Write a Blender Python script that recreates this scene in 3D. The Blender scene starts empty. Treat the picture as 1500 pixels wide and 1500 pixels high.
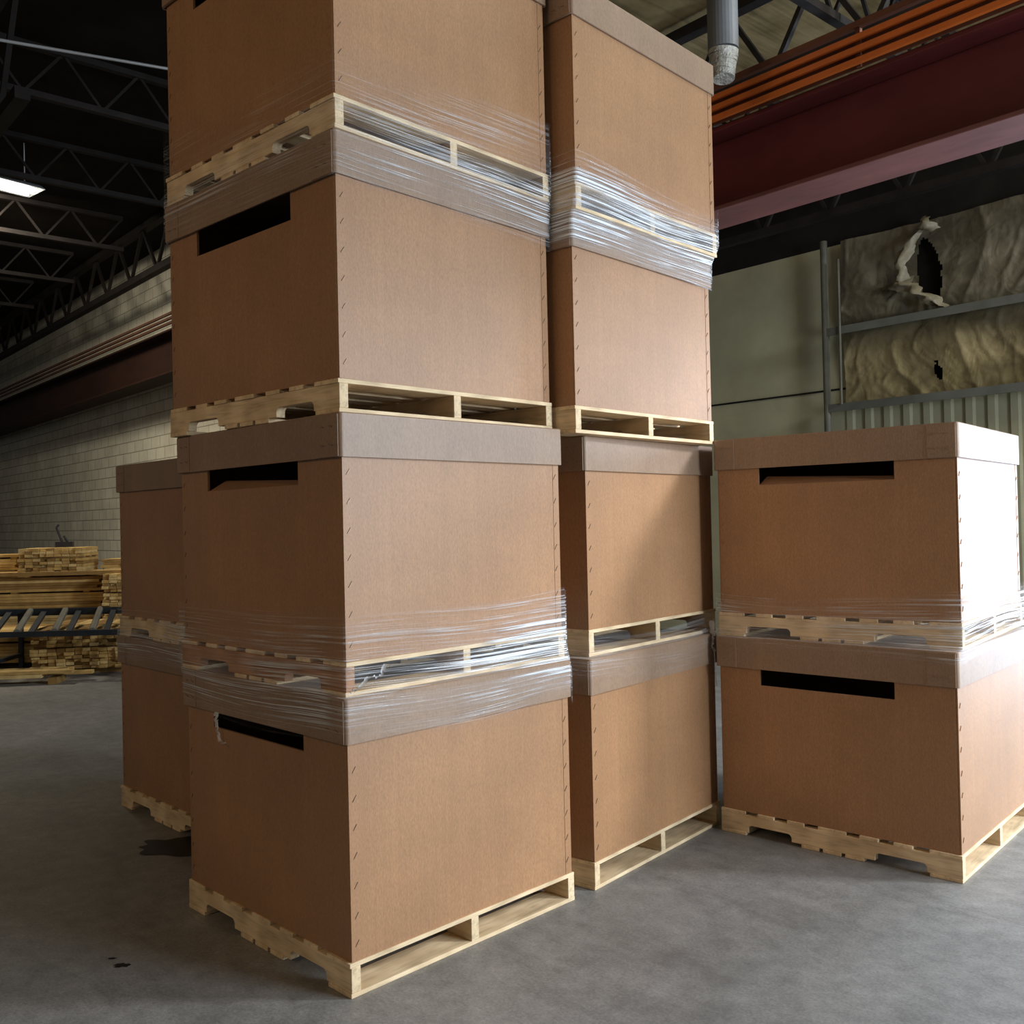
import bpy, bmesh, math, random
from mathutils import Vector, Matrix, noise
random.seed(7)
scene=bpy.context.scene
try:
    scene.view_settings.view_transform='Standard'
except Exception: pass

# ---------------------------------------------------------------- helpers
class MB:
    def __init__(s): s.v=[];s.f=[];s.m=[]
    def poly(s,vs,faces,mi=0,M=None):
        o=len(s.v)
        for p in vs:
            p=Vector(p)
            s.v.append(M@p if M else p)
        for f in faces:
            s.f.append([o+i for i in f]); s.m.append(mi)
    def box(s,a,b,mi=0,M=None):
        x0,y0,z0=a;x1,y1,z1=b
        s.poly([(x0,y0,z0),(x1,y0,z0),(x1,y1,z0),(x0,y1,z0),(x0,y0,z1),(x1,y0,z1),(x1,y1,z1),(x0,y1,z1)],
          [(0,3,2,1),(4,5,6,7),(0,1,5,4),(1,2,6,5),(2,3,7,6),(3,0,4,7)],mi,M)
    def bar(s,p,q,w,h=None,mi=0,seg=4):
        """prismatic member between p and q"""
        p=Vector(p);q=Vector(q);h=h or w
        d=(q-p); L=d.length
        if L<1e-6: return
        d.normalize()
        up=Vector((0,0,1)) if abs(d.z)<.95 else Vector((1,0,0))
        a=d.cross(up).normalized(); b=a.cross(d).normalized()
        vs=[];n=seg
        off=math.pi/4 if n==4 else 0
        for e in (p,q):
            for i in range(n):
                t=2*math.pi*i/n+off
                k=1.4142 if n==4 else 1
                vs.append(e+a*(math.cos(t)*w/2*k)+b*(math.sin(t)*h/2*k))
        fs=[tuple(range(n))[::-1],tuple(range(n,2*n))]
        for i in range(n): fs.append((i,(i+1)%n,n+(i+1)%n,n+i))
        s.poly(vs,fs,mi)
    def obj(s,name,mats,M=None,parent=None,bevel=0,smooth=False):
        me=bpy.data.meshes.new(name); me.from_pydata([tuple(v) for v in s.v],[],s.f)
        for m in mats: me.materials.append(m)
        for p,mi in zip(me.polygons,s.m): p.material_index=mi; p.use_smooth=smooth
        bm=bmesh.new(); bm.from_mesh(me); bmesh.ops.recalc_face_normals(bm,faces=bm.faces); bm.to_mesh(me); bm.free()
        o=bpy.data.objects.new(name,me); scene.collection.objects.link(o)
        if M is not None: o.matrix_world=M
        if parent: o.parent=parent
        if bevel:
            b=o.modifiers.new('bevel','BEVEL'); b.width=bevel; b.segments=2; b.limit_method='ANGLE'
        return o

def empty(name,M):
    e=bpy.data.objects.new(name,None); e.empty_display_size=.2; scene.collection.objects.link(e); e.matrix_world=M; return e

def mat(name,col,rough=.8,metal=0,spec=.3):
    m=bpy.data.materials.new(name); m.use_nodes=True
    b=m.node_tree.nodes['Principled BSDF']
    b.inputs['Base Color'].default_value=(*col,1); b.inputs['Roughness'].default_value=rough
    b.inputs['Metallic'].default_value=metal; b.inputs['Specular IOR Level'].default_value=spec
    return m
def nd(m,t,**k):
    n=m.node_tree.nodes.new(t)
    for a,v in k.items(): setattr(n,a,v)
    return n
def lk(m,a,b): m.node_tree.links.new(a,b)
def coords(m,scale=(1,1,1),rot=(0,0,0),src='Object'):
    tc=nd(m,'ShaderNodeTexCoord'); mp=nd(m,'ShaderNodeMapping')
    mp.inputs['Scale'].default_value=scale; mp.inputs['Rotation'].default_value=rot
    lk(m,tc.outputs[src],mp.inputs['Vector']); return mp.outputs['Vector']
def noisy(m,vec,scale,detail=4,rough=.6,dist=0):
    n=nd(m,'ShaderNodeTexNoise'); n.inputs['Scale'].default_value=scale; n.inputs['Detail'].default_value=detail
    n.inputs['Roughness'].default_value=rough; n.inputs['Distortion'].default_value=dist
    lk(m,vec,n.inputs['Vector']); return n.outputs['Fac']
def ramp(m,fac,stops):
    r=nd(m,'ShaderNodeValToRGB'); e=r.color_ramp.elements
    while len(e)<len(stops): e.new(.5)
    for el,(p,c) in zip(e,stops):
        el.position=p; el.color=(*c,1) if len(c)==3 else c
    lk(m,fac,r.inputs['Fac']); return r.outputs['Color']
def mult(m,a,b,fac=1):
    x=nd(m,'ShaderNodeMix',data_type='RGBA',blend_type='MULTIPLY'); x.inputs[0].default_value=fac
    lk(m,a,x.inputs[6]); lk(m,b,x.inputs[7]); return x.outputs[2]
def bump(m,h,strength=.2,dist=.01):
    b=nd(m,'ShaderNodeBump'); b.inputs['Strength'].default_value=strength; b.inputs['Distance'].default_value=dist
    lk(m,h,b.inputs['Height']); lk(m,b.outputs['Normal'],m.node_tree.nodes['Principled BSDF'].inputs['Normal'])
def setcol(m,c): lk(m,c,m.node_tree.nodes['Principled BSDF'].inputs['Base Color'])
def sc(c,k): return tuple(min(1,x*k) for x in c)
def noisemat(name,col,var=.25,scale=3,rough=.8,stretch=(1,1,1),bs=.15,bscale=None,metal=0,spec=.3,dist=.01):
    m=mat(name,col,rough,metal,spec)
    v=coords(m,stretch); n=noisy(m,v,scale,5,.65)
    setcol(m,ramp(m,n,[(.3,sc(col,1-var)),(.7,sc(col,1+var))]))
    if bs: bump(m,noisy(m,v,bscale or scale*4,4),bs,dist)
    return m

# ---------------------------------------------------------------- materials
def cardboard(name,col):
    m=mat(name,col,.5,0,.65)
    b=m.node_tree.nodes['Principled BSDF']
    b.inputs['Sheen Weight'].default_value=.15; b.inputs['Sheen Roughness'].default_value=.4
    v=coords(m)
    big=ramp(m,noisy(m,v,1.8,3),[(.3,sc(col,.85)),(.72,sc(col,1.10))])
    fine=ramp(m,noisy(m,coords(m,(1,1,.35)),220,2,.7),[(.3,(.80,.78,.74)),(.7,(1.10,1.10,1.10))])
    fl=noisy(m,coords(m,(60,60,.6)),1.5,1)
    flut=ramp(m,fl,[(.35,(.95,.945,.94)),(.65,(1,1,1))])
    setcol(m,mult(m,mult(m,big,fine),flut))
    bump(m,fl,.05,.004)
    return m
CARD=cardboard('cardboard_kraft',(.40,.205,.092))
LID=cardboard('cardboard_lid',(.325,.208,.132))
EDGE=mat('cardboard_inner',(.13,.07,.035),.9)
STAPLE=mat('staple_steel',(.30,.20,.13),.45,.4)
def wood(name,col,stretch):
    m=mat(name,col,.7,0,.3)
    g=noisy(m,coords(m,stretch),6,4,.6,.6)
    c1=ramp(m,g,[(.25,sc(col,.66)),(.5,col),(.75,sc(col,1.12))])
    v=ramp(m,noisy(m,coords(m,(3,3,3)),2.5,1),[(.35,(.84,.80,.74)),(.65,(1.08,1.08,1.05))])
    setcol(m,mult(m,c1,v)); bump(m,g,.15,.003)
    return m
PINE=(.78,.60,.385)
WX=wood('pine_deckboard',PINE,(.8,9,9)); WY=wood('pine_stringer',sc(PINE,.97),(9,.8,9))
WR=wood('reddish_stringer',(.42,.22,.12),(9,.8,9))

# ---------------------------------------------------------------- pallets & boxes
W,LN,HP,HL=1.1655,1.1357,.1177,.154
def pose(x,y,r,z): return Matrix.Translation((x,y,z))@Matrix.Rotation(r,4,'Z')
def stringer_profile():
    pts=[(0,0)]
    nh=.036
    def notch(a,b):
        r=.02
        out=[(a,0)]
        for k in range(5):
            t=math.pi/2*k/4; out.append((a+r-r*math.cos(t),nh-r+r*math.sin(t)))
        for k in range(5):
            t=math.pi/2*k/4; out.append((b-r+r*math.sin(t),nh-r+r*math.cos(t)))
        out.append((b,0)); return out
    pts+=notch(.15,.38)+notch(W-.38,W-.15)+[(W,0),(W,.086),(0,.086)]
    return pts
def pallet(M,red=False,seed=0):
    rnd=random.Random(seed)
    b=MB(); zb=.016; n=None
    prof=stringer_profile()
    for x in (0,(LN-.038)/2,LN-.038):
        vs=[(x,p[0],zb+p[1]) for p in prof]+[(x+.038,p[0],zb+p[1]) for p in prof]
        n=len(prof)
        fs=[tuple(range(n)),tuple(range(n,2*n))[::-1]]+[(i,i+n,(i+1)%n+n,(i+1)%n) for i in range(n)]
        b.poly(vs,fs,2 if (red and x==0) else 1)
    ws=[.138,.09,.09,.138,.09,.09,.138]
    gap=(W-sum(ws))/6; y=0
    for w in ws:
        jx=rnd.uniform(-.004,.006)
        b.box((-.003+jx,y+rnd.uniform(0,.006)*(y>0),.102),(LN+.003+jx,y+w,HP),0); y+=w+gap
    for a,w in ((0,.138),(.43,.09),((W-.09)/2,.09),(W-.52,.09),(W-.138,.138)):
        b.box((-.002,a,0),(LN+.002,a+w,.016),0)
    return b.obj('wooden_pallet',[WX,WY,WR],M,bevel=.002)

def ring(x0,y0,x1,y1,r,ybreaks=()):
    P=[]
    def arc(cx,cy,a0):
        for k in range(5):
            t=a0+math.pi/2*k/4; P.append((cx+r*math.cos(t),cy+r*math.sin(t)))
    arc(x1-r,y0+r,-math.pi/2); arc(x1-r,y1-r,0); arc(x0+r,y1-r,math.pi/2)
    for yb in sorted(ybreaks,reverse=True): P.append((x0,yb))
    arc(x0+r,y0+r,math.pi)
    return P
def carton(M,H,parent,slot=.08,flap=False,seed=0):
    rnd=random.Random(seed)
    i=.006; y0,y1=.235*W,.80*W
    P=ring(i,i,LN-i,W-i,.012,(y0,y1))
    zs=[HP,H-HL-slot,H-.06,H-.012]
    b=MB(); n=len(P)
    vs=[(p[0],p[1],z) for z in zs for p in P]; fs=[]
    for k in range(3):
        for j in range(n):
            a,c=j,(j+1)%n
            if k==1 and abs(P[a][0]-i)<1e-6 and abs(P[c][0]-i)<1e-6 and abs(P[a][1]-y1)<1e-4 and abs(P[c][1]-y0)<1e-4: continue
            fs.append((k*n+a,k*n+c,(k+1)*n+c,(k+1)*n+a))
    b.poly(vs,fs,0)
    o=b.obj('carton_body',[CARD,EDGE],None,parent)
    s=o.modifiers.new('wall','SOLIDIFY'); s.thickness=.010; s.offset=-1
    d=MB()
    d.box((.02,.02,HP+.001),(LN-.02,W-.02,HP+.011),0)
    if flap:
        zf=zs[1]
        d.poly([(.012,y0,zf),(.012,y1,zf),(.085,y1-.01,zf+.045),(.085,y0+.03,zf+.02),(.018,y0,zf-.004),(.018,y1,zf-.004),(.089,y1-.01,zf+.04),(.089,y0+.03,zf+.016)],
           [(0,1,2,3),(4,7,6,5),(0,4,5,1),(3,2,6,7),(0,3,7,4),(1,5,6,2)],0)
    d.box((i+.0,i-.0015,HP+.002),(.075,i+.004,H-.03),0)
    d.box((LN-.045,i-.0015,HP+.002),(LN-i-.004,i+.004,H-.03),0)
    d.obj('carton_panels',[CARD],None,parent)
    st=MB()
    z=HP+.06
    while z<H-HL-.02:
        for xx in (.03,LN-.035):
            st.bar((xx-.007,i-.003,z-.010),(xx+.007,i-.003,z+.010),.0025,seg=4)
        st.bar((i-.001,W-.03,z-.009),(i-.001,W-.04,z+.009),.0022)
        z+=.098+rnd.uniform(-.006,.006)
    l=MB(); e=-.007
    P=ring(e,e,LN-e,W-e,.014); n=len(P)
    zz=[H-HL,H-.004,H]
    vs=[(p[0],p[1],zz[0]) for p in P]+[(p[0],p[1],zz[1]) for p in P]
    P2=ring(e+.004,e+.004,LN-e-.004,W-e-.004,.012)
    vs+=[(p[0],p[1],zz[2]) for p in P2]
    fs=[(j,(j+1)%n,n+(j+1)%n,n+j) for j in range(n)]+[(n+j,n+(j+1)%n,2*n+(j+1)%n,2*n+j) for j in range(n)]+[tuple(range(2*n,3*n))]
    l.poly(vs,fs,0)
    lo=l.obj('telescoping_lid',[LID,EDGE],None,parent)
    s=lo.modifiers.new('wall','SOLIDIFY'); s.thickness=.007; s.offset=-1
    f=MB()
    f.box((e-.003,e+.012,H-HL+.001),(e+.001,.125,H-.006),0)
    f.box((e-.003,W-.11,H-HL+.001),(e+.001,W-e-.012,H-.006),0)
    f.obj('lid_corner_flaps',[LID],None,parent,bevel=.001)
    for yy in (.045,.095,W-.04,W-.085):
        for zq in (H-HL*.3,H-HL*.72):
            st.bar((e-.005,yy-.009,zq-.002),(e-.005,yy+.009,zq+.002),.003)
    st.obj('staples',[STAPLE],None,parent)

stacks={
 'A':[(-.5755,3.2522,.7864,1.0091,.065,False),(-.5801,3.2852,.8008,.9783,.085,True),(-.5840,3.2999,.8308,.9802,.10,False),(-.5773,3.2883,.8296,1.0018,.09,False)],
 'B':[(.3224,4.1504,.8775,.9936,.08,False),(.3260,4.2296,.8636,.9751,.08,False),(.2803,4.0845,.8340,.9525,.08,False),(.3009,4.0664,.8198,.9847,.08,False)],
 'C':[(1.8992,4.1349,.8374,.9917,.08,False),(1.9443,4.1782,.8802,.9966,.085,True)],
 'D':[(-1.48,4.77,.785,.985,.0,False),(-1.47,4.78,.79,.985,.0,False)],
}
bases={}
sd=0
for s,bx in stacks.items():
    z=0
    for i,(x,y,r,H,sl,fl) in enumerate(bx):
        sd+=1
        bases[(s,i)]=z
        M=pose(x,y,r,z)
        pallet(M,red=(s=='A' and i==1),seed=sd)
        e=empty('cardboard_box',M)
        carton(M,H,e,sl,fl,sd)
        z+=H

# ---------------------------------------------------------------- stretch wrap
def wrapmat(name,strong=1.0):
    m=bpy.data.materials.new(name); m.use_nodes=True; nt=m.node_tree; nt.nodes.clear()
    out=nd(m,'ShaderNodeOutputMaterial'); mix=nd(m,'ShaderNodeMixShader'); tr=nd(m,'ShaderNodeBsdfTransparent')
    gl=nd(m,'ShaderNodeBsdfPrincipled'); gl.inputs['Base Color'].default_value=(.95,.97,1,1); gl.inputs['Roughness'].default_value=.2
    gl.inputs['Specular IOR Level'].default_value=1
    def streak(rot,sx,sy,lo,hi):
        v=coords(m,(sx,sy,1),(0,0,rot),'UV'); f=noisy(m,v,1,3,.6,.15)
        r=nd(m,'ShaderNodeMapRange'); r.inputs[1].default_value=lo; r.inputs[2].default_value=hi
        lk(m,f,r.inputs[0]); return r.outputs[0],f
    a,fa=streak(.04,.9,120,.54,.61); b,fb=streak(-.12,1.2,180,.57,.63); c,fc=streak(.2,.8,100,.60,.66)
    def mth(op,x,y):
        n=nd(m,'ShaderNodeMath',operation=op)
        for k,q in enumerate((x,y)):
            if isinstance(q,(int,float)): n.inputs[k].default_value=q
            else: lk(m,q,n.inputs[k])
        return n.outputs[0]
    mx=mth('MAXIMUM',mth('MAXIMUM',a,b),c)
    at=nd(m,'ShaderNodeAttribute'); at.attribute_name='dens'
    patch=ramp(m,noisy(m,coords(m,(1.6,6,1),(0,0,0),'UV'),1,2),[(.38,(.10,.10,.10)),(.6,(1,1,1))])
    f=mth('MULTIPLY',mth('MULTIPLY',mx,patch),.9*strong)
    f=mth('ADD',f,.055*strong)
    f=mth('MULTIPLY',f,at.outputs['Fac'])  # film density, also raised where white glints are painted in
    f=mth('MINIMUM',f,.95)
    bp=nd(m,'ShaderNodeBump'); bp.inputs['Strength'].default_value=.8; bp.inputs['Distance'].default_value=.012
    lk(m,mth('ADD',fa,mth('ADD',fb,fc)),bp.inputs['Height']); lk(m,bp.outputs[0],gl.inputs['Normal'])
    lk(m,f,mix.inputs[0]); lk(m,tr.outputs[0],mix.inputs[1]); lk(m,gl.outputs[0],mix.inputs[2]); lk(m,mix.outputs[0],out.inputs[0])
    return m
WRAP=wrapmat('stretch_film',1.1); WRAPS=wrapmat('stretch_film_dense',1.8)
def wrap(s,i,up,down,material,dens=lambda u,v:1.0):
    lo=stacks[s][i]; hi=stacks[s][i+1]; z=bases[(s,i+1)]
    e=-.014
    def sub(P):
        out=[]
        for k in range(len(P)):
            a=Vector(P[k]);b=Vector(P[(k+1)%len(P)]); n=max(1,int((b-a).length/.05))
            for j in range(n): out.append(a.lerp(b,j/n))
        return out
    P=sub(ring(e,e,LN-e,W-e,.02)); n=len(P)
    lens=[0]
    for k in range(n): lens.append(lens[-1]+(P[(k+1)%n]-P[k]).length)
    rows=14; vs=[];uvs=[];ds=[]
    for r in range(rows+1):
        t=r/rows; zz=z-down+(up+down)*t
        w=min(1,max(0,(zz-(z-.03))/.08))
        for k in range(n+1):
            p=P[k%n]
            A=pose(lo[0],lo[1],lo[2],0)@Vector((p.x,p.y,0)); B=pose(hi[0],hi[1],hi[2],0)@Vector((p.x,p.y,0))
            q=A.lerp(B,w)
            wv=noise.noise(Vector((lens[k]*1.3,zz*3,i*5+ord(s))))*.03
            q.z=zz+(wv if 0<r<rows else wv*2.2)
            vs.append(q); uvs.append((lens[k],zz)); ds.append(dens(p,zz-z)*min(1,3.5*t)*min(1,3.5*(1-t)))
    m=n+1
    me=bpy.data.meshes.new('stretch_wrap')
    fs=[(r*m+k,r*m+k+1,(r+1)*m+k+1,(r+1)*m+k) for r in range(rows) for k in range(n)]
    me.from_pydata([tuple(v) for v in vs],[],fs); me.materials.append(material)
    uv=me.uv_layers.new(name='UVMap')
    for l in me.loops: uv.data[l.index].uv=uvs[l.vertex_index]
    at=me.attributes.new('dens','FLOAT','POINT')
    for k,d in enumerate(ds): at.data[k].value=float(d)
    for p in me.polygons: p.use_smooth=True
    o=bpy.data.objects.new('stretch_wrap',me); scene.collection.objects.link(o)
    return o
def dA(p,v):
    f=.35+1.8*max(0,p.x/LN)**1.5 if p.y<.1 else .7  # rises along the right face, painting its glints as whiter film
    return f*(1.25 if -.13<v<.16 else .9)
wA=wrap('A',0,.30,.17,WRAP,dA)
wrap('A',2,.34,.19,WRAP,lambda p,v:(.4+1.0*(p.x/LN) if p.y<.1 else .45)*(1.2 if v<.05 else .5))
wrap('B',2,.22,.16,WRAPS,lambda p,v:1.7 if v<.13 else .8)
wB=wrap('B',0,.10,.12,WRAP,lambda p,v:.3)
wrap('C',0,.24,.05,WRAP,lambda p,v:.7 if p.y>.1 else 1.4)
wrap('D',0,.18,.14,WRAP,lambda p,v:.9)
FILM=mat('film_bunched',(.85,.87,.9),.3,0,.8)
FILM.node_tree.nodes['Principled BSDF'].inputs['Alpha'].default_value=.6
def tail(pts,w,par,seed=1):
    vs=[];fs=[];n=len(pts)*6
    P=[Vector(p) for p in pts]
    for k in range(n+1):
        t=k/n*(len(P)-1); j=min(int(t),len(P)-2); c=P[j].lerp(P[j+1],t-j)
        for q in range(3):
            a=noise.noise(Vector((k*.5,seed,0)))*3
            off=Vector((math.cos(a),.4*math.sin(a),math.sin(a)))*w*(q-1)*(.5+.8*abs(noise.noise(Vector((k*.4,seed,5)))))
            vs.append(c+off+Vector((0,.004*(q%2),0)))
    for k in range(n):
        for q in range(2):
            a=k*3+q; fs.append((a,a+1,a+4,a+3))
    b=MB(); b.poly(vs,fs,0); b.obj('film_tail',[FILM],None,par,smooth=True)
tail([(-.555,3.22,1.04),(-.52,3.20,1.055),(-.49,3.21,1.09),(-.455,3.24,1.085),(-.44,3.26,1.125)],.012,wA,1)
tail([(-1.205,3.86,.86),(-1.20,3.85,.80),(-1.185,3.835,.75),(-1.16,3.81,.745)],.012,wA,4)
tail([(1.02,4.98,1.06),(1.025,4.975,.98),(1.01,4.97,.93),(1.03,4.985,.90)],.02,wB,7)
tail([(1.03,4.985,.92),(1.035,4.99,.82),(1.04,4.99,.72)],.006,wB,9)

# ---------------------------------------------------------------- building (local x = along wall, y = depth to wall)
TH=math.atan2(-.753,.658)
BR=Matrix.Rotation(TH,4,'Z')
FL=mat('concrete_floor',(.17,.16,.155),.5,0,.45)
v=coords(FL)
c=ramp(FL,noisy(FL,v,.55,5,.65,.5),[(.3,(.18,.173,.163)),(.5,(.25,.24,.226)),(.72,(.315,.30,.28))])
c2=ramp(FL,noisy(FL,v,9,6,.75),[(.3,(.68,.68,.68)),(.7,(1.14,1.14,1.14))])
c3=ramp(FL,noisy(FL,v,90,2,.7),[(.3,(.76,.76,.76)),(.7,(1.14,1.14,1.14))])
c4=ramp(FL,noisy(FL,coords(FL,(.7,2.2,1),(0,0,.5)),1.6,6,.75,.8),[(.36,(.84,.84,.84)),(.5,(1,1,1)),(.66,(1.06,1.06,1.06))])
setcol(FL,mult(FL,mult(FL,mult(FL,c,c2),c3),c4)); bump(FL,noisy(FL,v,40,4,.7),.15,.006)
b=MB(); b.box((-60,-25,-.1),(20,12,0)); b.obj('floor',[FL],BR)

CMU=mat('painted_block',(.42,.40,.34),.7)
tc=nd(CMU,'ShaderNodeTexCoord'); sx=nd(CMU,'ShaderNodeSeparateXYZ'); cx=nd(CMU,'ShaderNodeCombineXYZ')
lk(CMU,tc.outputs['Object'],sx.inputs[0]); lk(CMU,sx.outputs[0],cx.inputs[0]); lk(CMU,sx.outputs[2],cx.inputs[1])
br=nd(CMU,'ShaderNodeTexBrick'); br.inputs['Scale'].default_value=1; br.inputs['Brick Width'].default_value=.4; br.inputs['Row Height'].default_value=.2
br.inputs['Mortar Size'].default_value=.009; br.inputs['Mortar Smooth'].default_value=.3
br.inputs['Color1'].default_value=(.60,.57,.48,1); br.inputs['Color2'].default_value=(.53,.50,.42,1); br.inputs['Mortar'].default_value=(.27,.25,.20,1)
lk(CMU,cx.outputs[0],br.inputs['Vector'])
setcol(CMU,mult(CMU,br.outputs['Color'],ramp(CMU,noisy(CMU,coords(CMU),1.2,5,.7),[(.3,(.74,.73,.69)),(.7,(1.05,1.05,1.05))])))
inv=nd(CMU,'ShaderNodeMath',operation='SUBTRACT'); inv.inputs[0].default_value=1; lk(CMU,br.outputs['Fac'],inv.inputs[1]); bump(CMU,inv.outputs[0],.5,.01)
CREAM=noisemat('cream_panel',(.33,.31,.20),.15,1.2,.6,bs=.05)
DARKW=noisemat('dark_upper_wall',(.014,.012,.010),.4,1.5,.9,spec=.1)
b=MB(); b.box((-60,6.33,0),(-9.2,6.55,6.4)); b.obj('wall_left',[CMU],BR)
b=MB(); b.box((-9.4,6.55,0),(-9.2,10.2,6.4)); b.obj('wall_return',[CMU],BR)
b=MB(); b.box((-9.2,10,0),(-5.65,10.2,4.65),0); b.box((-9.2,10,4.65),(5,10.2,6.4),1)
b.box((-5.65,10.05,0),(5,10.2,4.65),1)
x=-5.65
while x<5:
    b.poly([(x,9.98,0),(x+.07,9.98,0),(x+.09,10.01,0),(x+.2,10.01,0),(x+.22,9.98,0),(x,9.98,2.8),(x+.07,9.98,2.8),(x+.09,10.01,2.8),(x+.2,10.01,2.8),(x+.22,9.98,2.8)],
      [(0,1,6,5),(1,2,7,6),(2,3,8,7),(3,4,9,8)],0); x+=.22
b.box((-9.2,9.985,3.0),(-5.65,10,3.02),1)
b.obj('wall_back',[CREAM,DARKW],BR)

CEILD=noisemat('roof_deck_unlit',(.014,.011,.009),.4,1.2,.9,bs=.1,spec=.05)  # near-black base: the unlit look of the left roof is put into the colour
CEILT=mat('roof_insulation',(.34,.26,.13),.8)
n1=noisy(CEILT,coords(CEILT),1.6,5,.65)
n2=noisy(CEILT,coords(CEILT,(5,.3,1)),1.5,2)
setcol(CEILT,mult(CEILT,ramp(CEILT,n1,[(.25,(.20,.145,.065)),(.5,(.35,.265,.13)),(.75,(.45,.35,.185))]),ramp(CEILT,n2,[(.35,(.6,.6,.6)),(.5,(1,1,1))])))
bump(CEILT,n2,.3,.05)
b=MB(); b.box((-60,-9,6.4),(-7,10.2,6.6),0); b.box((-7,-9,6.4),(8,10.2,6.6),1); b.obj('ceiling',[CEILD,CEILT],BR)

RED=noisemat('red_oxide_paint',(.11,.020,.020),.3,2.5,.5,(.4,1,1),.1)
RED_LIT=noisemat('bounce_lit_red_flange',(.16,.058,.05),.3,3,.6,(.4,1,1),.1)  # paler red paints floor bounce onto the bottom flange
BRN2=noisemat('dark_brown_paint',(.020,.008,.005),.3,2.5,.7,(.4,1,1),.1,spec=.15)
ORG=noisemat('orange_conductor_cover',(.60,.14,.025),.15,2,.45)
BRN=noisemat('brown_pipe',(.14,.05,.025),.3,2,.6)
BRND=noisemat('dark_brown_pipe',(.055,.022,.012),.3,2,.6)
b=MB()
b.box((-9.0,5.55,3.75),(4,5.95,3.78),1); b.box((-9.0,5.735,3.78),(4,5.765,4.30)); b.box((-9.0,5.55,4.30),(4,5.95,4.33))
for k in range(0,2): b.box((k*7.6-8+.2,5.57,3.78),(k*7.6-8+.22,5.93,4.30))
b.box((-9.0,5.70,4.33),(4,5.80,4.41))
bm1=b.obj('crane_runway_beam',[RED,RED_LIT],BR,bevel=.006)
def child(o,par):
    o.parent=par; o.matrix_parent_inverse=par.matrix_world.inverted(); return o
b=MB()
for k in range(3): b.bar((-9,5.49,4.365+.072*k),(4,5.49,4.365+.072*k),.03,.034,0)
b.box((-9,5.535,4.34),(4,5.54,4.55),1)
b.bar((-9,5.52,4.60),(4,5.52,4.60),.04,.04,1)
for k in range(5):
    xx=-8.2+k*2.6
    b.box((xx,5.515,4.34),(xx+.03,5.545,4.62),1)
bpy.context.view_layer.update()
child(b.obj('conductor_bars',[ORG,BRN],BR),bm1)
b=MB()
b.box((-50,5.55,3.90),(-11,5.95,3.93),0); b.box((-50,5.735,3.93),(-11,5.765,4.52)); b.box((-50,5.55,4.52),(-11,5.95,4.55))
b.box((-50,5.70,4.55),(-11,5.80,4.63))
bm2=b.obj('crane_runway_beam',[BRN2],BR,bevel=.006)
bpy.context.view_layer.update()
b=MB()
for k in range(3): b.bar((-50,5.50,4.60+.07*k),(-11,5.50,4.60+.07*k),.03,.035,0)
child(b.obj('conductor_bars',[BRND],BR),bm2)

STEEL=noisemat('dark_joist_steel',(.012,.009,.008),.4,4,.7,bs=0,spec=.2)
STEELR=noisemat('joist_steel',(.022,.019,.018),.4,4,.6,bs=0)
def joist(p,q,zb,zt,name='roof_joist',step=.6,w=.06,m=None):
    p=Vector((*p,0));q=Vector((*q,0)); L=(q-p).length; n=max(2,int(L/step)); d=(q-p)/n
    b=MB()
    b.bar(p+Vector((0,0,zt)),q+Vector((0,0,zt)),w*1.2,w); b.bar(p+Vector((0,0,zb)),q+Vector((0,0,zb)),w*1.2,w)
    for k in range(n):
        a=p+d*k; c=p+d*(k+.5); e=p+d*(k+1)
        b.bar(a+Vector((0,0,zt)),c+Vector((0,0,zb)),w*.45); b.bar(c+Vector((0,0,zb)),e+Vector((0,0,zt)),w*.45)
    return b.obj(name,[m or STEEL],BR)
joist((-45,5.6),(-9.5,5.6),5.55,6.3,'wall_joist_girder',1.1,.1)
joist((-45,2.2),(-8.5,2.2),5.2,6.3,'roof_girder_truss',1.5,.10)
for k in range(9):
    s=-10-k*2.4
    joist((s,-3),(s,5.2),5.85,6.32,'roof_joist',.7,.06)
for s in (-6.2,-4.2,-2.2,-.2):
    joist((s,-1),(s,9.9),5.75,6.3,'roof_joist',.7,.07,STEELR)
joist((-9,7.4),(4,7.4),5.5,6.25,'roof_girder_truss',.9,.1,STEELR)
joist((-9,9.2),(4,9.2),4.75,5.45,'wall_joist_girder',.8,.08)

GAL=noisemat('grey_duct',(.16,.17,.18),.15,3,.5,bs=.05,metal=.2)
PLS=noisemat('crumpled_plastic',(.4,.39,.35),.3,14,.35,bs=.9,bscale=22,spec=.6,dist=.03)
b=MB(); b.bar((1.39,6,4.52),(1.39,6,6.4),.19,.19,0,28)
for k in range(7):
    z0=4.52-.025*k
    b.bar((1.39+random.uniform(-.006,.006),6,z0-.03),(1.39,6+random.uniform(-.006,.006),z0),.185-.008*k,.185-.008*k,1,24)
b.bar((1.39,6,4.95),(1.39,6,4.99),.205,.205,0,28)
b.obj('vent_pipe',[GAL,PLS])

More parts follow.
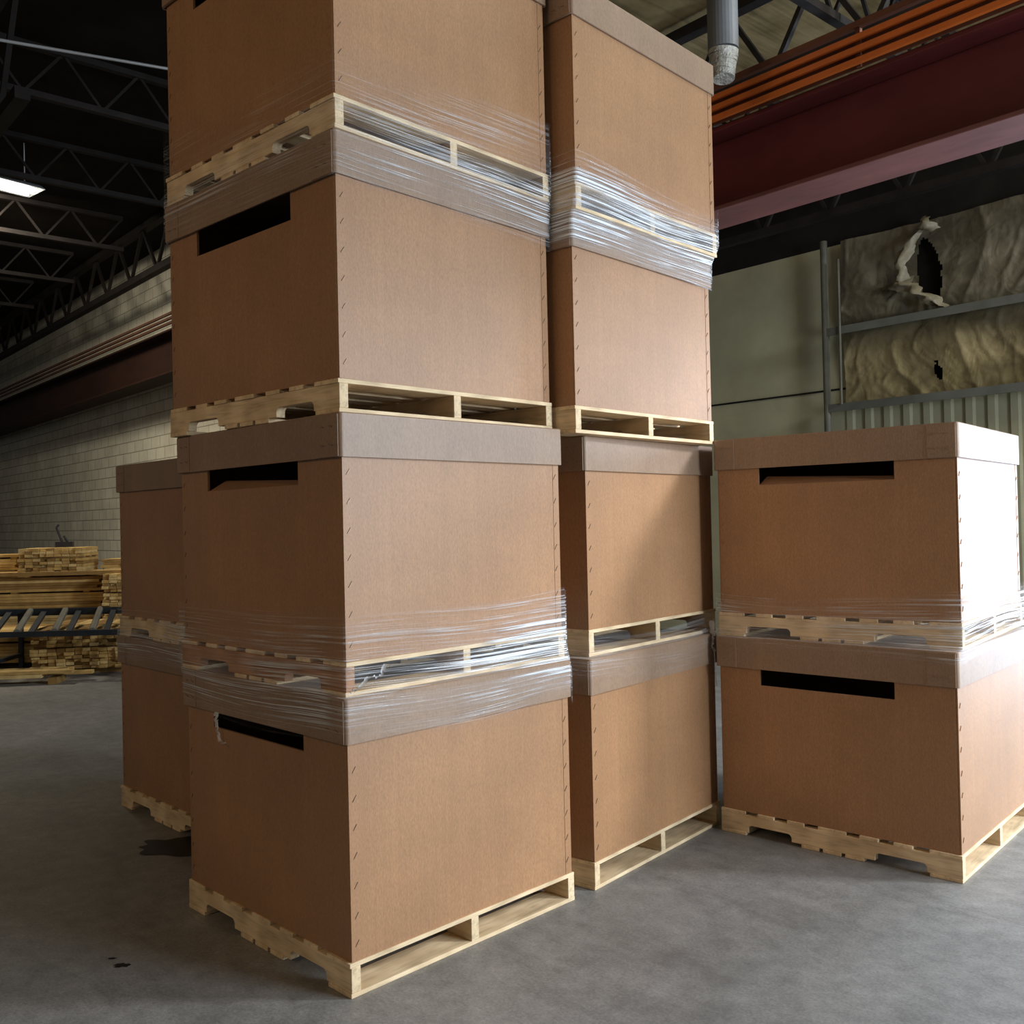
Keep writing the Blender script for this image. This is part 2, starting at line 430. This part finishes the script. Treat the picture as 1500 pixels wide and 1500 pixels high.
# insulation blankets on back wall
INS=mat('insulation_facing',(.2,.17,.1),.5,0,.5)
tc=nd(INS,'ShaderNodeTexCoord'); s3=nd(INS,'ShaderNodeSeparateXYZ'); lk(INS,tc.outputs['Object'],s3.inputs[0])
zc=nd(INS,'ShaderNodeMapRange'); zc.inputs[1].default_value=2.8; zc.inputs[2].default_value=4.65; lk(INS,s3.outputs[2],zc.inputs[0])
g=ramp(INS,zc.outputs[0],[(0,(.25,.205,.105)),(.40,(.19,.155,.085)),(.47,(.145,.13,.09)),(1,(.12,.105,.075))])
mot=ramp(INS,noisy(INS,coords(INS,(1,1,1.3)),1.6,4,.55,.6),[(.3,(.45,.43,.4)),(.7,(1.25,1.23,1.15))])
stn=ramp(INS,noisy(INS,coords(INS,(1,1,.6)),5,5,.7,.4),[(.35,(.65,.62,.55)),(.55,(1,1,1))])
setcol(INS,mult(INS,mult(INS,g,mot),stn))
bump(INS,noisy(INS,coords(INS,(1,1,.8)),5,3,.55,1.0),.35,.04)
S0=-5.62; ZT=4.65
nx,nz=400,90; vs=[];fs=[]
def ridge(v): return 1-abs(noise.noise(v))*2
for j in range(nz+1):
    for i in range(nx+1):
        s=S0+i*(8.6/nx); z=2.8+(ZT-2.8)*j/nz
        wv=Vector((s*1.1+.4*noise.noise(Vector((s,z,1))),z*.8+.3*noise.noise(Vector((s*1.3,z,7))),3))
        y=9.91-.020*max(0,ridge(wv*1.3))**9-.014*max(0,ridge(wv*2.9+Vector((5,2,1))))**9-.008*max(0,ridge(wv*7+Vector((1,8,1))))**7-.06*noise.noise(wv)
        if abs(z-3.65)<.14: k=abs(z-3.65)/.14; y=9.93*(1-k)+y*k
        vs.append((s,y,z))
def inhole(s,z):
    t=(z-3.80)/.68
    if 0<t<1:
        c=-4.60-.10*t; w=.14*max(0,math.sin(math.pi*t))**.6*(1.15-.5*t)+.01+.035*noise.noise(Vector((z*9,0,0)))
        if abs(s-c)<w: return True
    t=(z-2.95)/.22
    if 0<t<1:
        return abs(s+4.55+.04*t)<.045*math.sin(math.pi*t)+.03*noise.noise(Vector((z*20,0,4)))
    return False
for j in range(nz):
    for i in range(nx):
        s=S0+(i+.5)*(8.6/nx); z=2.8+(ZT-2.8)*(j+.5)/nz
        if inhole(s,z): continue
        a=j*(nx+1)+i; fs.append((a,a+1,a+nx+2,a+nx+1))
b=MB(); b.poly(vs,fs,0)
FT=noisemat('torn_facing',(.18,.155,.10),.35,6,.45,bs=.5)
def rag(cf,wf,z0,z1,seed,nk=28,nj=7):
    vs=[];fs=[]
    for k in range(nk+1):
        t=k/nk; z=z0+(z1-z0)*t
        for j in range(nj):
            u=j/(nj-1)-.5
            cr=noise.noise(Vector((t*5,u*3,seed)))*.05+noise.noise(Vector((t*14,u*9,seed)))*.02
            vs.append((cf(t)+wf(t)*2*u+cr,9.80-.10*math.sin(math.pi*t)+.09*abs(u)*2+cr*1.3,z+.06*u+cr*.5))
    for k in range(nk):
        for j in range(nj-1):
            a=k*nj+j; fs.append((a,a+1,a+nj+1,a+nj))
    b.poly(vs,fs,1)
rag(lambda t:-4.66-.26*min(1,t*1.6)+.05*t,lambda t:.03+.07*max(0,math.sin(math.pi*t))**.7,4.58,3.98,3)
rag(lambda t:-4.93+.50*t,lambda t:.09*(1-t)+.015,4.06,3.68,9)
rag(lambda t:-4.66+.12*t,lambda t:.03+.03*t,4.66,4.5,14,10,4)
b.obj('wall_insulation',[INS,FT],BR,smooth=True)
GIRT=noisemat('girt_steel',(.10,.10,.085),.25,2,.5)
b=MB()
for z in (2.8,3.65):
    b.box((-5.75,9.72,z-.015),(5,10,z+.015)); b.box((-5.75,9.72,z-.015),(5,9.74,z-.07))
b.obj('wall_girts',[GIRT],BR)
b=MB(); b.bar((-5.75,9.75,0),(-5.75,9.75,4.65),.08,.08,0,16); b.bar((-5.55,9.7,2.8),(-5.55,9.7,4.4),.03,.03,0,12)
b.obj('wall_downpipe',[noisemat('old_pipe',(.08,.075,.055),.3,4,.6)],BR)
b=MB(); b.box((-2.5,9.55,0),(-2.38,9.66,3.5)); b.box((-.02,9.55,0),(.10,9.66,3.5)); b.box((-2.5,9.55,3.4),(.10,9.66,3.5))
b.obj('added_door_frame_1',[GIRT],BR)  # door frame added around the lamp there; the wall has no opening

# fluorescent high-bay lamp
EM=bpy.data.materials.new('lamp_tube'); EM.use_nodes=True
bs=EM.node_tree.nodes['Principled BSDF']; bs.inputs['Emission Color'].default_value=(1,.97,.85,1); bs.inputs['Emission Strength'].default_value=9
b=MB(); LP=Vector((-6.22,11.4,5.80))
Lm=Matrix.Translation(LP)@Matrix.Rotation(.9,4,'Z')
for k in (-.12,0,.12): b.bar((-.6,k,0),(.6,k,0),.035,.035,1,10)
b.poly([(-.65,-.1,.08),(.65,-.1,.08),(.65,.1,.08),(-.65,.1,.08),(-.65,-.22,0),(.65,-.22,0),(.65,.22,0),(-.65,.22,0)],[(0,1,2,3),(0,4,5,1),(3,2,6,7),(0,3,7,4),(1,5,6,2)],0)
b.bar((-.5,0,.08),(-.5,0,.59),.01); b.bar((.5,0,.08),(.5,0,.59),.01)
b.obj('fluorescent_fixture',[mat('lamp_housing',(.5,.5,.5),.5),EM],Lm)
b=MB(); b.bar((-5.0,6.8,5.38),(-2.4,8.2,5.45),.025,.025,0,8); b.obj('ceiling_conduit',[mat('galv',(.3,.3,.3),.4,.3)])

# ---------------------------------------------------------------- lumber area
LUM=wood('stacked_lumber',(.52,.34,.12),(1,9,9)); LUM2=wood('stacked_lumber_dark',(.30,.18,.06),(1,9,9)); LUM3=wood('stacked_lumber_pale',(.66,.48,.21),(1,9,9))
def pile(name,x,y,rot,L,nw,nh,bw=.09,bh=.038,z0=0,seed=1,jit=.05,skid=True):
    rnd=random.Random(seed); b=MB(); z=0
    if skid:
        for k in (-.35,.35): b.box((k*L-.045,0,0),(k*L+.045,nw*bw,.07),1)
        z=.07
    for j in range(nh):
        for i in range(nw):
            a=rnd.uniform(-jit,jit)
            b.box((-L/2+a,i*bw+.003,z),(L/2+a+rnd.uniform(-jit,jit),(i+1)*bw-.003,z+bh-.003),rnd.choice((0,0,1,2)))
        z+=bh
        if j%6==5 and j<nh-1:
            for k in (-.4,0,.4): b.box((k*L-.04,0,z),(k*L+.04,nw*bw,z+.02),1)
            z+=.02
    M=Matrix.Translation((x,y,z0))@Matrix.Rotation(rot,4,'Z')
    return b.obj(name,[LUM,LUM2,LUM3],M)
E=math.pi/2
pile('lumber_stack',-4.35,11.35,E+.12,1.2,12,11,seed=2)
pile('lumber_stack',-6.1,11.25,.05,1.7,10,9,seed=5)
pile('lumber_stack',-4.65,12.9,E+.1,1.3,7,24,seed=3)
pile('lumber_stack',-6.5,12.5,.06,2.3,9,23,seed=7)
pile('lumber_stack',-5.62,12.8,.10+E,.6,9,9,z0=1.02,seed=4,jit=.04,skid=False)
pile('lumber_stack',-5.36,12.85,.10,.26,5,5,z0=1.02,seed=8,jit=.03,skid=False)
pile('lumber_stack',-6.85,12.7,.10,.6,6,7,z0=1.02,seed=18,jit=.03,skid=False)
pile('lumber_stack',-5.9,12.35,.05,2.6,4,1,bh=.05,z0=1.03,seed=12,skid=False)
pile('lumber_stack',-5.4,10.0,.1,1.6,3,2,seed=31,jit=.2)
pile('lumber_stack',-7.9,13.9,.1,1.8,9,20,seed=41,jit=.1)
b=MB(); DK=mat('tool_black',(.02,.02,.022),.5)
b.box((-.10,-.04,0),(.12,.04,.07)); b.bar((-.02,0,.06),(-.09,0,.26),.03,.03,0,8); b.bar((.05,0,.06),(.0,0,.15),.03,.03,0,8); b.bar((-.09,0,.26),(-.06,0,.30),.045,.03,0,8)
b.obj('strapping_tool',[DK],Matrix.Translation((-6.0,12.85,1.385))@Matrix.Rotation(.2,4,'Z'))
CON=noisemat('conveyor_steel',(.030,.035,.042),.3,3,.5,metal=.4)
ROL=noisemat('conveyor_roller_steel',(.20,.19,.16),.2,3,.4,metal=.3)
b=MB()
b.box((-2.2,0,.47),(1.25,.04,.53)); b.box((-2.2,.9,.62),(1.25,.94,.70))
for k in range(9): xx=-2.1+k*.4; b.bar((xx,.04,.52),(xx-.25,.90,.68),.07,.07,1,12); b.bar((xx+.15,.02,.50),(xx-.1,.92,.66),.06,.03,0)
for xx in (-1.9,-.5,1.1):
    for yy,zz in ((.02,.5),(.92,.65)): b.box((xx,yy-.02,0),(xx+.05,yy+.02,zz))
    b.box((xx,.02,.15),(xx+.05,.92,.19))
b.obj('roller_conveyor',[CON,ROL],Matrix.Translation((-5.25,10.3,0))@Matrix.Rotation(.03,4,'Z'))
def blot(name,x,y,r,sx,sy,seed,m,z=.002):
    b=MB(); pts=[]
    for k in range(48):
        t=2*math.pi*k/48; q=r*(1+.6*noise.noise(Vector((math.cos(t)*1.8,math.sin(t)*1.8,seed))))
        pts.append((x+q*sx*math.cos(t),y+q*sy*math.sin(t),z))
    b.poly(pts,[tuple(range(48))]); b.obj(name,[m])
OIL=mat('oil',(.006,.006,.006),.5,0,.25)
blot('oil_stain',-1.72,4.86,.16,1.2,.8,3,OIL)
blot('oil_stain',-1.47,3.54,.022,1.2,.8,9,OIL)
blot('oil_stain',-1.53,3.60,.010,1.5,.8,4,OIL)

# ---------------------------------------------------------------- lights
def area(name,loc,target,size,power,col,sy=None):
    l=bpy.data.lights.new(name,'AREA'); l.energy=power; l.color=col; l.size=size
    if sy: l.shape='RECTANGLE'; l.size_y=sy
    o=bpy.data.objects.new(name,l); scene.collection.objects.link(o); o.location=loc
    o.rotation_euler=(Vector(target)-Vector(loc)).to_track_quat('-Z','Y').to_euler(); return o
area('window_daylight',(8.2,3.2,5.0),(0.8,4.2,1.6),1.1,660,(.86,.93,1))
area('offscreen_daylight',(6.0,.9,2.3),(1.2,4.1,1.5),2.2,450,(.76,.88,1),2.4)
D1=BR@Vector((-1.2,9.56,1.72)); D1t=BR@Vector((-1.2,5,1.72))
area('offscreen_daylight',D1,D1t,2.3,290,(.60,.77,1),3.3)  # added lamp before the closed back wall, whitens stack C's right faces
area('fill_light',(-5.0,-1.5,5.2),(-1.3,4,1.5),1.5,66,(1,.72,.44))  # added warm fill for the left box faces, no fixture there
area('fill_light',(4.5,5.5,6.0),(4.6,8.5,3),1.2,80,(1,.86,.60))  # unseen warm fill aimed at the back wall, no fixture there
area('fill_light',(-7.3,12.2,6.0),(-8.5,14,2),1.5,330,(1,.91,.72))  # added fill to brighten the left block wall, separate from the fluorescent fixture
w=bpy.data.worlds.new('world'); scene.world=w; w.use_nodes=True
w.node_tree.nodes['Background'].inputs[0].default_value=(1,.97,.95,1); w.node_tree.nodes['Background'].inputs[1].default_value=.12

# ---------------------------------------------------------------- camera
cam=bpy.data.cameras.new('camera'); co=bpy.data.objects.new('camera',cam); scene.collection.objects.link(co)
cam.sensor_width=36; cam.sensor_height=36; cam.lens=1407.39/1500*36; cam.clip_end=200
co.matrix_world=Matrix.Translation((0,0,1.6))@Matrix.Rotation(math.pi/2+.0092,4,'X')@Matrix.Rotation(-.0225,4,'Z')
scene.camera=co
